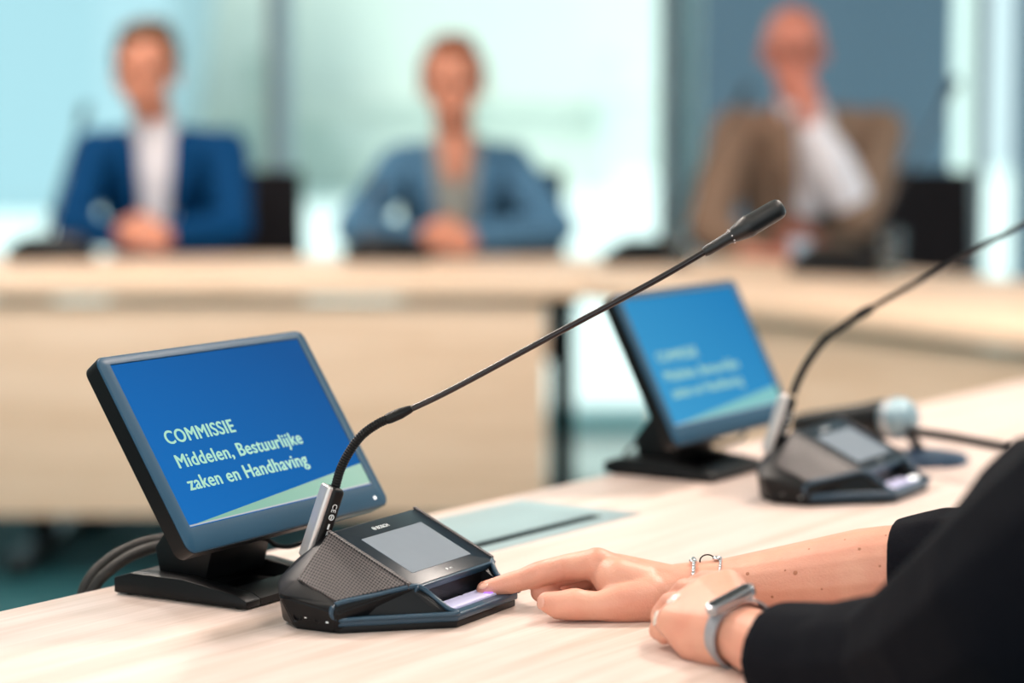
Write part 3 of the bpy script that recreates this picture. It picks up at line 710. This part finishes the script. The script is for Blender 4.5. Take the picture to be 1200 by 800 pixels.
# hair
hb = bmesh.new(); blob(hb, (hc + Vector((.025, -.015, .045)), .093), (hc - face * .03 + Vector((0, 0, -.05)), .06)); blob(hb, (hc + face * .045 + Vector((0, 0, .085)), .045), (hc + Vector((.02, -.012, .06)), .085))
organic('hair', hb, mat('hair_brown', (62, 42, 30), .6, bump=.5, bscale=300), arms, vox=.006, it=4)
# sweater: torso and both sleeves
sw = bmesh.new()
def ring_pts(c, ax, r, n=24, ry=None):
    ax = Vector(ax).normalized(); x = Vector((0, 0, 1)); x = (x - ax * ax.dot(x)).normalized(); y = ax.cross(x)
    return [Vector(c) + x * r * math.cos(2 * math.pi * k / n) + y * (ry or r) * math.sin(2 * math.pi * k / n) for k in range(n)]
# right cuff
cR = A(1054, 671, 1.925); cR2 = A(1110, 668, 1.91); axR = (cR2 - cR)
hull(sw, ring_pts(cR, axR, .0445) + ring_pts(cR + axR.normalized() * .02, axR, .0475) + sph_pts(cR2, .052))
chain(sw, [(cR2, .051), (elR, .058), (elR + Vector((.05, -.02, .06)), .07), (shR, .078)])
# left cuff
cL = A(906, 764, 1.722); cL2 = A(985, 775, 1.66); axL = Vector((.66, -.74, -.02))
hull(sw, ring_pts(cL, axL, .0365) + ring_pts(cL + axL.normalized() * .012, axL, .0395) + sph_pts(cL2, .043))
chain(sw, [(cL2, .043), (A(1060, 770, 1.60), .048), (A(1130, 745, 1.54), .062), (A(1210, 690, 1.47), .070), (A(1330, 600, 1.41), .075), (shL, .082)])
blob(sw, (A(1060, 765, 1.60), .043), (A(1150, 695, 1.56), .050), (A(1130, 745, 1.54), .062))
blob(sw, (A(1150, 715, 1.56), .055), (A(1240, 610, 1.52), .060), (A(1250, 650, 1.45), .06))
blob(sw, (shL, .082), (shR, .082), (chest, .14)); blob(sw, (chest, .14), (chest + Vector((.06, -.035, -.32)), .16), (chest + Vector((.07, -.04, -.55)), .165))
organic('sweater', sw, knit, arms, vox=.0032, it=6, disp=(.004, .09))
# fitness band round the left wrist
wb = thing('fitness_band', 'grey fitness band with dark oblong display on the nearer wrist', 'wristband')
def wrist_ring(c, ax, r1, r2, n=48):
    return ring_pts(c, ax, r1, n, r2)
bc = A(868, 742, 1.775); bax = Vector((.45, -.89, -.08)).normalized()
bm = bmesh.new()
i0 = ring_pts(bc - bax * .0065, bax, .0258, 48, .0262); i1 = ring_pts(bc + bax * .0065, bax, .0262, 48, .0266)
o0 = ring_pts(bc - bax * .0065, bax, .0276, 48, .0280); o1 = ring_pts(bc + bax * .0065, bax, .0280, 48, .0284)
L = [[bm.verts.new(p) for p in rg] for rg in (i0, o0, o1, i1)]
for a, b in zip(L, L[1:] + L[:1]):
    for k in range(48): bm.faces.new((a[k], a[(k + 1) % 48], b[(k + 1) % 48], b[k]))
bandm = mat('grey_band', (150, 152, 158), .4); obj('strap', bm, bandm, wb)
x = Vector((0, 0, 1)); x = (x - bax * bax.dot(x)).normalized(); y = bax.cross(x)
top = (x * .93 + y * (-.36 if (y.x > 0) else .36)).normalized(); tang = bax.cross(top)
cen = bc + top * .0283
pod = bmesh.new(); Mx = basis(cen, tang, bax, top)
prism(pod, [Mx @ Vector((a, b, -.003)) for a, b in rrect(.042, .0140, .0068, 6)], (top * .0075), .0014)
po = obj('case', pod, mat('steel_case', (168, 172, 178), .25, metal=.7), wb)
pg = bmesh.new(); prism(pg, [Mx @ Vector((a, b, .0044)) for a, b in rrect(.035, .0085, .0042, 6)], (top * .0004)); obj('display', pg, mat('smoky_glass', (36, 36, 42), .1, coat=.5), po)
# two thin silver bracelets on the far wrist
def bracelet(label, c, ax, r, bead, nb, rz):
    t = thing('bracelet', label, 'bracelet')
    pts = ring_pts(c, ax, r, nb, r * rz)
    bm = bmesh.new()
    for p in pts: blob(bm, (p, bead), sub=1)
    obj('links', bm, chrome, t)
    obj('cord', tubebm(ring_pts(c, ax, r, 48, r * rz), bead * .45, 8, closed=True), chrome, t)
    return t
b1 = bracelet('beaded silver bracelet on the far wrist, nearer the hand', A(808, 689, 1.958), Vector((1, -.05, -.14)), .0242, .0021, 46, 1.22)
b2 = bracelet('silver link bracelet with a small ring on the far wrist, nearer the elbow', A(836, 690, 1.956), Vector((1, -.05, -.22)), .0258, .0018, 54, 1.22)
rc = A(829, 657, 1.955); obj('ring_charm', tubebm([rc + Vector((.0062 * math.cos(a * math.pi / 12), 0, .0052 * math.sin(a * math.pi / 12))) for a in range(24)], .0006, 8, closed=True), black, b2)
bm = bmesh.new(); blob(bm, (A(840, 654, 1.953), (.004, .003, .0022))); obj('clasp', bm, chrome, b2)
bm = bmesh.new(); blob(bm, (A(812, 657, 1.953), (.0035, .003, .0022))); obj('clasp', bm, chrome, b1)
# the freckles sit on the forearm surface
bpy.context.view_layer.update()
for (px, py, r) in [(1007, 643, .0016), (932, 671, .0022), (948, 643, .0010), (876, 672, .0018), (920, 668, .001), (1031, 663, .0012), (905, 699, .0014), (1038, 627, .0009), (990, 632, .0009), (963, 690, .001)]:
    r_ = ray(px, py); hit = bv.ray_cast(CAM, r_.normalized())
    if hit[0] is not None:
        b = bmesh.new(); Mz = hit[1].to_track_quat('Z', 'Y').to_matrix().to_4x4(); Mz.translation = hit[0]
        hull(b, [Mz @ v for v in sph_pts((0, 0, 0), (r, r, .0003), 1)]); obj('freckle', b, fm, arms)

# ================================================================== CHAIRS
def chair(label, x, y, rz):
    t = thing('conference_chair', label, 'chair', (x, y, 0), rz)
    fab = mat('chair_black', (26, 24, 28), spec=.12, rough=.7, bump=.3, bscale=300)
    obj('seat', boxbm((0, 0, .45), (.46, .46, .06), .02, 3), fab, t)
    bm = bmesh.new()
    for k in range(9):
        pass
    n = 10; vsf = []
    rows = 8
    for i in range(rows + 1):
        z = .52 + .44 * i / rows
        row = []
        for j in range(n + 1):
            u = j / n * 2 - 1; row.append((u * (.225 - .012 * (i / rows)), .235 + .05 * (i / rows) - .035 * u * u * 1.0, z))
        vsf.append(row)
    for sgn, off in ((1, 0), (-1, .028)):
        pass
    Vf = [[bm.verts.new(p) for p in r] for r in vsf]; Vb = [[bm.verts.new((p[0], p[1] + .028, p[2])) for p in r] for r in vsf]
    for i in range(rows):
        for j in range(n):
            bm.faces.new((Vf[i][j], Vf[i][j + 1], Vf[i + 1][j + 1], Vf[i + 1][j])); bm.faces.new((Vb[i][j], Vb[i + 1][j], Vb[i + 1][j + 1], Vb[i][j + 1]))
    for i in range(rows):
        bm.faces.new((Vf[i][0], Vf[i + 1][0], Vb[i + 1][0], Vb[i][0])); bm.faces.new((Vf[i][n], Vb[i][n], Vb[i + 1][n], Vf[i + 1][n]))
    for j in range(n):
        bm.faces.new((Vf[0][j], Vb[0][j], Vb[0][j + 1], Vf[0][j + 1])); bm.faces.new((Vf[rows][j], Vf[rows][j + 1], Vb[rows][j + 1], Vb[rows][j]))
    obj('backrest', bm, fab, t)
    for s in (-1, 1):
        obj('backrest_bracket', tubebm([(s * .16, .15, .42), (s * .16, .26, .44), (s * .16, .275, .60)], .011, 10), black, t)
        for q in (-1, 1): obj('leg', tubebm([(s * .19, q * .17, .43), (s * .23, q * .22, .01)], .012, 10), mat('steel_leg', (150, 156, 160), .3, metal=.8), t)
    return t

# ================================================================== FAR PEOPLE
def far_person(label, px, Y, topz, face_dir, hand_px, skinm, jacket, shirt, hair=None, shoulders=.46, lean=0.0, pose='clasp', glasses=False, headpx=None, trousers=None, female=False, hairstyle='short'):
    x = Xp(px, Y); t = thing('person', label, 'person', (x, Y, 0), 0)
    inv = Matrix.Translation((-x, -Y, 0))
    hx = 0 if headpx is None else Xp(headpx, Y) - x
    # local: camera side = -y
    hz = topz - .125; hd = Vector((hx, -.06 - lean, hz)); f = Vector((face_dir, -1, -.15)).normalized(); sd = Vector((-f.y, f.x, 0)).normalized()
    zs = topz - .315; shx = shoulders / 2 - .062
    sl = Vector((-shx, .0 - lean * .5, zs - .045)); sr = Vector((shx, -lean * .5, zs - .045)); nk = Vector((hx * .6, -.01 - lean * .6, zs + .045))
    b = bmesh.new()
    HS = 1.13
    blob(b, (hd + Vector((0, .02, .025)), (.074, .088, .085)), (hd + f * .03 + Vector((0, 0, .03)), .062), (hd + f * .052 + Vector((0, 0, -.078)), (.030, .026, .026)), sub=3)
    blob(b, (hd + f * .055 + Vector((0, 0, -.02)) + sd * .035, .03), (hd + f * .055 + Vector((0, 0, -.02)) - sd * .035, .03), (hd + f * .062 + Vector((0, 0, -.065)), .028))
    blob(b, (hd + f * .094 + Vector((0, 0, .005)), .007), (hd + f * .112 + Vector((0, 0, -.028)), .0115))
    for s in (-1, 1):
        blob(b, (hd + sd * .076 * s + Vector((0, .012, -.01)), (.009, .016, .029)))
        blob(b, (hd + f * .090 + Vector((0, 0, .028)) + sd * .012 * s, .0065), (hd + f * .084 + Vector((0, 0, .03)) + sd * .045 * s, .0065))
        blob(b, (hd + f * .089 + Vector((0, 0, -.060)), .0075), (hd + f * .083 + Vector((0, 0, -.060)) + sd * .02 * s, .0055))
    for v in b.verts: v.co = hd + (v.co - hd) * HS
    chain(b, [(hd + Vector((0, .02, -.06)), (.058, .058, .05)), (nk, (.056, .056, .05)), (nk + Vector((0, .01, -.09)), (.09, .07, .05))])
    arms_p = []
    H = [Vector(p) - Vector((x, Y, 0)) for p in hand_px]      # hand positions (left in picture, right in picture)
    def hand(w, d, n, thumb_side, curl=.6):
        """wrist w, pointing d, palm normal n; five fingers"""
        d = Vector(d).normalized(); n = Vector(n); n = (n - d * n.dot(d)).normalized(); s = d.cross(n) * thumb_side
        blob(b, (w, (.024, .024, .022)), (w + d * .075 + s * .026, .0135), (w + d * .075 - s * .028, .0125))
        for k, (off, ln) in enumerate(((.028, .070), (.009, .078), (-.010, .072), (-.029, .056))):
            p = w + d * .078 + s * off; q = p + (d * (1 - curl * .4) + n * curl * .5).normalized() * ln * .45; r = q + (d * (1 - curl) + n * curl).normalized() * ln * .3; u = r + (d * (1 - 1.7 * curl) + n * curl).normalized() * ln * .25
            chain(b, [(p, .0105), (q, .0092), (r, .0085), (u, .0076)], sub=1)
        chain(b, [(w + d * .02 + s * .02, .016), (w + d * .048 + s * .047, .0125), (w + d * .074 + s * .050 + n * .010, .0105), (w + d * .094 + s * .040 + n * .016, .0088)], sub=1)
    j = bmesh.new()
    def arm(sh, el, wr_, r=(.072, .056, .040)):
        chain(j, [(sh, r[0]), (el, r[1])]); chain(j, [(el, r[1]), (wr_, r[2])])
        chain(b, [(el, .045), (wr_, .027)]);
    sx = 1
    zE = T + .055
    if pose in ('clasp', 'folded'):
        c = H[0]; 
        eL = Vector((-shoulders * .46, c.y + .19, zE + .02)); eR = Vector((shoulders * .46, c.y + .19, zE + .02))
        if pose == 'folded': eL.x -= .085; eR.x += .085; eL.y -= .02; eR.y -= .02
        wL = c + Vector((-.055, .035, .0)); wR = c + Vector((.055, .035, .012))
        arm(sl, eL, wL + (eL - wL).normalized() * .035); arm(sr, eR, wR + (eR - wR).normalized() * .035)
        hand(wL, (.75, -.45, .1), (.35, .5, -.45), 1); hand(wR, (-.75, -.45, .15), (-.35, .5, -.4), -1)
    else:   # chin propped on the right-hand fist, other forearm on the table
        eR = Vector((H[0].x + .015, H[0].y + .02, T + .045)); wR = hd + f * .115 + Vector((.045, .0, -.175)); 
        ePR = Vector((.125, -.21, T + .10))
        arm(sr, ePR, ePR.lerp(wR, .1), (.075, .066, .062))
        cuff = bmesh.new(); chain(cuff, [(ePR.lerp(wR, .2), .060), (ePR.lerp(wR, .55), .062), (ePR.lerp(wR, .86), .044)]); organic('shirt_sleeve', cuff, shirt, t, vox=.006, it=3)
        chain(b, [(ePR, .045), (wR, .030)])
        hand(wR, (-.25, -.05, 1), (-.5, .75, .2), -1, .75)
        eL = Vector((-.30, H[0].y + .2, zE + .01)); arm(sl, eL, H[0].lerp(eL, .25), (.08, .062, .046)); hand(H[0] + Vector((-.05, .02, 0)), (.9, -.3, 0), (0, .1, -1), 1, .45)
    # belly / hips / legs seated
    chain(b, [(nk + Vector((0, .02, -.1)), (.10, .075, .07)), (Vector((0, .08, .62)), (.13, .10, .1))])
    o = organic('body', b, skinm, t, vox=.0045, it=4)
    tor = [(Vector((0, .02 - lean * .4, zs - .12)), (shoulders / 2 - .045, .095, .10)), (Vector((0, .07, .80)), (.165, .115, .12)), (Vector((0, .10, .56)), (.175, .125, .08))]
    chain(j, tor); blob(j, (sl, .066), (sr, .066), (Vector((0, .02, zs - .06)), .08), (nk + Vector((0, .03, -.035)), (.075, .05, .03)))
    organic('jacket', j, jacket, t, vox=.008, it=5, disp=(.012, .09))
    # shirt front
    s_ = bmesh.new(); wS = .075 if not female else .10
    yb = -lean * .45
    hull(s_, sph_pts((hx * .3, -.098 + yb, zs + .0), (wS, .02, .03)) + sph_pts((0, -.098 + yb, zs - .10), (wS * .95, .03, .03)) + sph_pts((0, -.085 + yb * .5, zs - .26), (wS * .65, .03, .03)) + sph_pts((hx * .4, -.03 + yb, zs + .035), (.062, .05, .02)))
    organic('shirt', s_, shirt, t, vox=.005, it=3)
    if female:
        q = bmesh.new(); hull(q, sph_pts((0, -.121 + yb, zs + .03), (.055, .012, .02)) + sph_pts((0, -.126 + yb, zs - .07), (.03, .014, .02))); organic('neckline', q, skinm, t, vox=.004, it=3)
    if not female:
        for s in (-1, 1):
            c_ = bmesh.new(); hull(c_, [nk + Vector((s * .02, -.075, -.045)), nk + Vector((s * .058, -.045, .015)), nk + Vector((s * .062, -.03, -.01)), nk + Vector((s * .035, -.085, -.075)), nk + Vector((s * .045, -.07, -.045)), nk + Vector((s * .05, -.06, .0))]); obj('collar', c_, shirt, t)
    for s in (-1, 1):
        lp = bmesh.new(); hull(lp, [Vector((s * (wS * .72), -.118 + yb, zs + .02)), Vector((s * (wS + .05), -.100 + yb, zs - .03)), Vector((s * (wS * .55), -.132 + yb * .6, zs - .24)), Vector((s * (wS * .72), -.130 + yb, zs - .02)), Vector((s * (wS + .045), -.112 + yb, zs - .05)), Vector((s * (wS * .5), -.142 + yb * .6, zs - .25))]); obj('lapel', lp, jacket, t)
    tr = bmesh.new()
    for s in (-1, 1):
        chain(tr, [(Vector((s * .09, .10, .52)), .085), (Vector((s * .12, -.32, .53)), .068), (Vector((s * .13, -.34, .10)), .05)])
    blob(tr, (Vector((-.08, .1, .53)), .09), (Vector((.08, .1, .53)), .09)); organic('trousers', tr, trousers, t, vox=.009, it=4)
    for s in (-1, 1):
        q = bmesh.new(); hull(q, sph_pts((s * .13, -.33, .045), (.04, .05, .044)) + sph_pts((s * .135, -.46, .032), (.038, .04, .030))); obj('shoe', q, black, t)
    for s in (-1, 1):
        e = bmesh.new(); blob(e, (hd + (f * .086 + sd * .030 * s + Vector((0, 0, .008))) * HS, .0105)); obj('eye', e, mat('eye_dark', (46, 34, 30), .2), t)
    if hair:
        hr = bmesh.new()
        if hairstyle == 'short':
            for k in range(26):
                an = random.uniform(0, math.pi); 
            blob(hr, (hd + Vector((0, .035, .045)), (.083, .090, .083)), sub=3)
            blob(hr, (hd + f * .055 + Vector((-.02, 0, .098)), (.040, .028, .020)), (hd + Vector((.01, 0, .105)), (.062, .05, .028)))
            for s in (-1, 1): blob(hr, (hd + sd * .074 * s + Vector((0, .01, .03)), (.012, .03, .04)))
        else:
            blob(hr, (hd + Vector((0, .036, .035)), (.080, .088, .088)), sub=3)
            blob(hr, (hd + f * .040 + Vector((0, 0, .092)), (.052, .035, .022)), (hd + Vector((0, .02, .10)), (.06, .05, .028)))
            blob(hr, (hd + Vector((0, .11, .0)), .045), (hd + Vector((0, .10, -.05)), .035))
            for s in (-1, 1): blob(hr, (hd + sd * .070 * s + Vector((0, .005, .03)), (.014, .03, .045)))
        for v in hr.verts: v.co = hd + (v.co - hd) * HS
        organic('hair', hr, hair, t, vox=.005, it=3, disp=(.006, .02))
    if glasses:
        gl = bmesh.new()
        for s in (-1, 1):
            c_ = hd + f * .098 + sd * .032 * s + Vector((0, 0, .006))
            tube(gl, [c_ + sd * .024 * math.cos(a * math.pi / 8) + Vector((0, 0, .018 * math.sin(a * math.pi / 8))) for a in range(16)], .0022, 6, closed=True)
            tube(gl, [c_ + sd * s * .024, hd + sd * .080 * s + Vector((0, .01, .01))], .0022, 6)
        tube(gl, [hd + f * .1 - sd * .008 + Vector((0, 0, .008)), hd + f * .1 + sd * .008 + Vector((0, 0, .008))], .002, 6)
        for v in gl.verts: v.co = hd + (v.co - hd) * HS
        obj('glasses', gl, black, t)
    return t
blue_suit = mat('blue_suit', (0, 58, 104), spec=.12, rough=.8, noise=.15, nscale=60)
denim = mat('denim_jacket', (74, 112, 142), spec=.12, rough=.85, noise=.35, nscale=25)
brownj = mat('brown_jacket', (132, 108, 92), spec=.12, rough=.85, noise=.25, nscale=40)
white_sh = mat('white_shirt', (225, 222, 230), .7)
top_p = mat('patterned_top', (150, 150, 144), .7, noise=.6, nscale=70)
dtr = mat('dark_trousers', (30, 34, 46), spec=.12, rough=.8)
hairb = mat('brown_hair', (92, 62, 38), .7, bump=.5, bscale=200)
haira = mat('auburn_hair', (128, 70, 42), .7, bump=.5, bscale=200)
def zt(py, Y): return atY(600, py, Y).z
far_person('man in blue suit and open white shirt with hands clasped on table', 190, 6.98, zt(32, 6.98), -.08, [atY(168, 280, 6.60)], skin_far, blue_suit, white_sh, hairb, .50, headpx=177, trousers=dtr)
far_person('woman in denim jacket and patterned top with hands folded on table', 535, 6.98, zt(47, 6.98), .0, [atY(525, 284, 6.60)], skin_far, denim, top_p, haira, .43, pose='folded', headpx=531, trousers=dtr, female=True, hairstyle='tied')
far_person('bald man with glasses in brown jacket resting his chin on his hand', 945, 6.98, zt(8, 6.98), -.12, [atY(895, 298, 6.62)], skin_red, brownj, white_sh, None, .54, lean=.05, pose='chin', glasses=True, headpx=923, trousers=dtr)
chair('black chair behind the man in the blue suit', Xp(262, 7.18), 7.16, 0)
chair('black chair behind the woman in the denim jacket', Xp(578, 7.2), 7.16, 0)
chair('black chair behind the bald man in brown', Xp(1058, 7.1), 7.12, R(-8))

# microphones units on the far tables
far_unit('dark microphone unit before the man in the blue suit', 62, 303, 6.52, R(180), [(50, 285, 6.50), (92, 152, 6.62)])
far_unit('dark microphone unit before the woman in denim', 455, 304, 6.50, R(180), [(428, 292, 6.52), (438, 236, 6.62)])
pu = atz(752, 309, 0)
far_unit('dark microphone unit on the corner between the far tables', 752, 309, pu.y, R(200), [(768, 290, pu.y), (862, 128, pu.y + .1)])
pu = atz(985, 322, 0)
far_unit('dark microphone unit before the bald man in brown', 985, 322, pu.y, R(150), [(1010, 298, pu.y), (1106, 122, pu.y + .1)])
# drinking glasses and a phone
gm = glass_mat('drinking_glass', (.93, .97, .98))
def tumbler(label, px, py, h=.11):
    p = atz(px, py, .001); t = thing('drinking_glass', label, 'glass', tuple(p))
    bm = bmesh.new(); lathe(bm, [(0, 0), (.026, 0), (.030, .003), (.034, h), (.0325, h), (.0285, .008), (0, .008)], 28); obj('glass', bm, gm, t)
    bm = bmesh.new(); lathe(bm, [(0, .009), (.0283, .009), (.0305, h * .6), (0, h * .6)], 28); obj('water', bm, glass_mat('water', (.90, .96, .98)), t)
tumbler('glass of water at the right of the bald man in brown', 1043, 325, .12)
tumbler('glass of water beside the microphone unit on the far corner', 796, 312)
ph = atz(942, 318, .004); t = thing('phone', 'phone propped before the bald man in brown', 'phone', (ph.x, ph.y, T + .002), R(15))
bm = boxbm((0, 0, .045), (.055, .008, .09), .003, 3, M=Matrix.Rotation(R(-22), 4, 'X')); obj('case', bm, mat('blue_grey_case', (150, 168, 184), .3), t)
obj('stand', boxbm((0, .02, .005), (.05, .05, .009), .002), black, t)
# ================================================================== LIGHT
w = bpy.data.worlds.new('World'); sc.world = w; w.use_nodes = True
bg = w.node_tree.nodes['Background']; bg.inputs[0].default_value = (.76, .94, 1.0, 1); bg.inputs[1].default_value = .95
def area(name, loc, target, sx, sy, e, col):
    l = bpy.data.lights.new(name, 'AREA'); l.shape = 'RECTANGLE'; l.size = sx; l.size_y = sy; l.energy = e; l.color = col
    o = bpy.data.objects.new(name, l); COL.objects.link(o); o.location = loc
    o.rotation_euler = (Vector(target) - Vector(loc)).to_track_quat('-Z', 'Y').to_euler(); return o
sun = bpy.data.lights.new('sun', 'SUN'); sun.energy = 3.1; sun.angle = R(8); sun.color = (1, .97, .92)
so = bpy.data.objects.new('sun', sun); COL.objects.link(so); so.rotation_euler = (R(27), 0, R(-20))   # shines on the outside facades
warm = (1, .875, .785)
lampm = mat('ceiling_lamp_diffuser', (250, 240, 225), .5, emit=(255, 232, 205), es=3.0)
k = 0
for (x, y) in ((-1.3, 1.3), (.9, 1.3), (-1.3, 3.4), (1.2, 3.4), (-1.3, 6.2), (3.6, 5.2)):
    t = thing('ceiling_light', 'square warm ceiling light panel', 'ceiling light', (x, y, 3.0), 0, 'ceiling light panels')
    obj('frame', boxbm((0, 0, -.01), (.62, .62, .02), .003), ceilm, t); obj('diffuser', boxbm((0, 0, -.022), (.56, .56, .006)), lampm, t)
    area('ceiling_lamp', (x, y, 2.96), (x, y, 0), .55, .55, (15 if y < 2 else 62 if y < 5 else 36), warm)

area('added_front_fill', (-.6, -1.2, 1.9), (0, 5, .8), 5.0, 2.0, 30, (1, .95, .88))  # added unseen fill behind the camera, brightens surfaces facing it
# ================================================================== CAMERA
cd = bpy.data.cameras.new('camera'); cam = bpy.data.objects.new('camera', cd); COL.objects.link(cam)
cd.sensor_width = 36; cd.lens = 85.0; cd.sensor_fit = 'HORIZONTAL'
cam.location = CAM; cam.rotation_euler = (math.pi / 2 - PITCH, 0, 0)
cd.dof.use_dof = True; cd.dof.focus_distance = 1.99; cd.dof.aperture_fstop = 2.5
cd.clip_start = .05; cd.clip_end = 300
sc.camera = cam
sc.view_settings.view_transform = 'Standard'; sc.view_settings.look = 'None'; sc.view_settings.gamma = 1; sc.view_settings.use_curve_mapping = False
sc.view_settings.exposure = .2
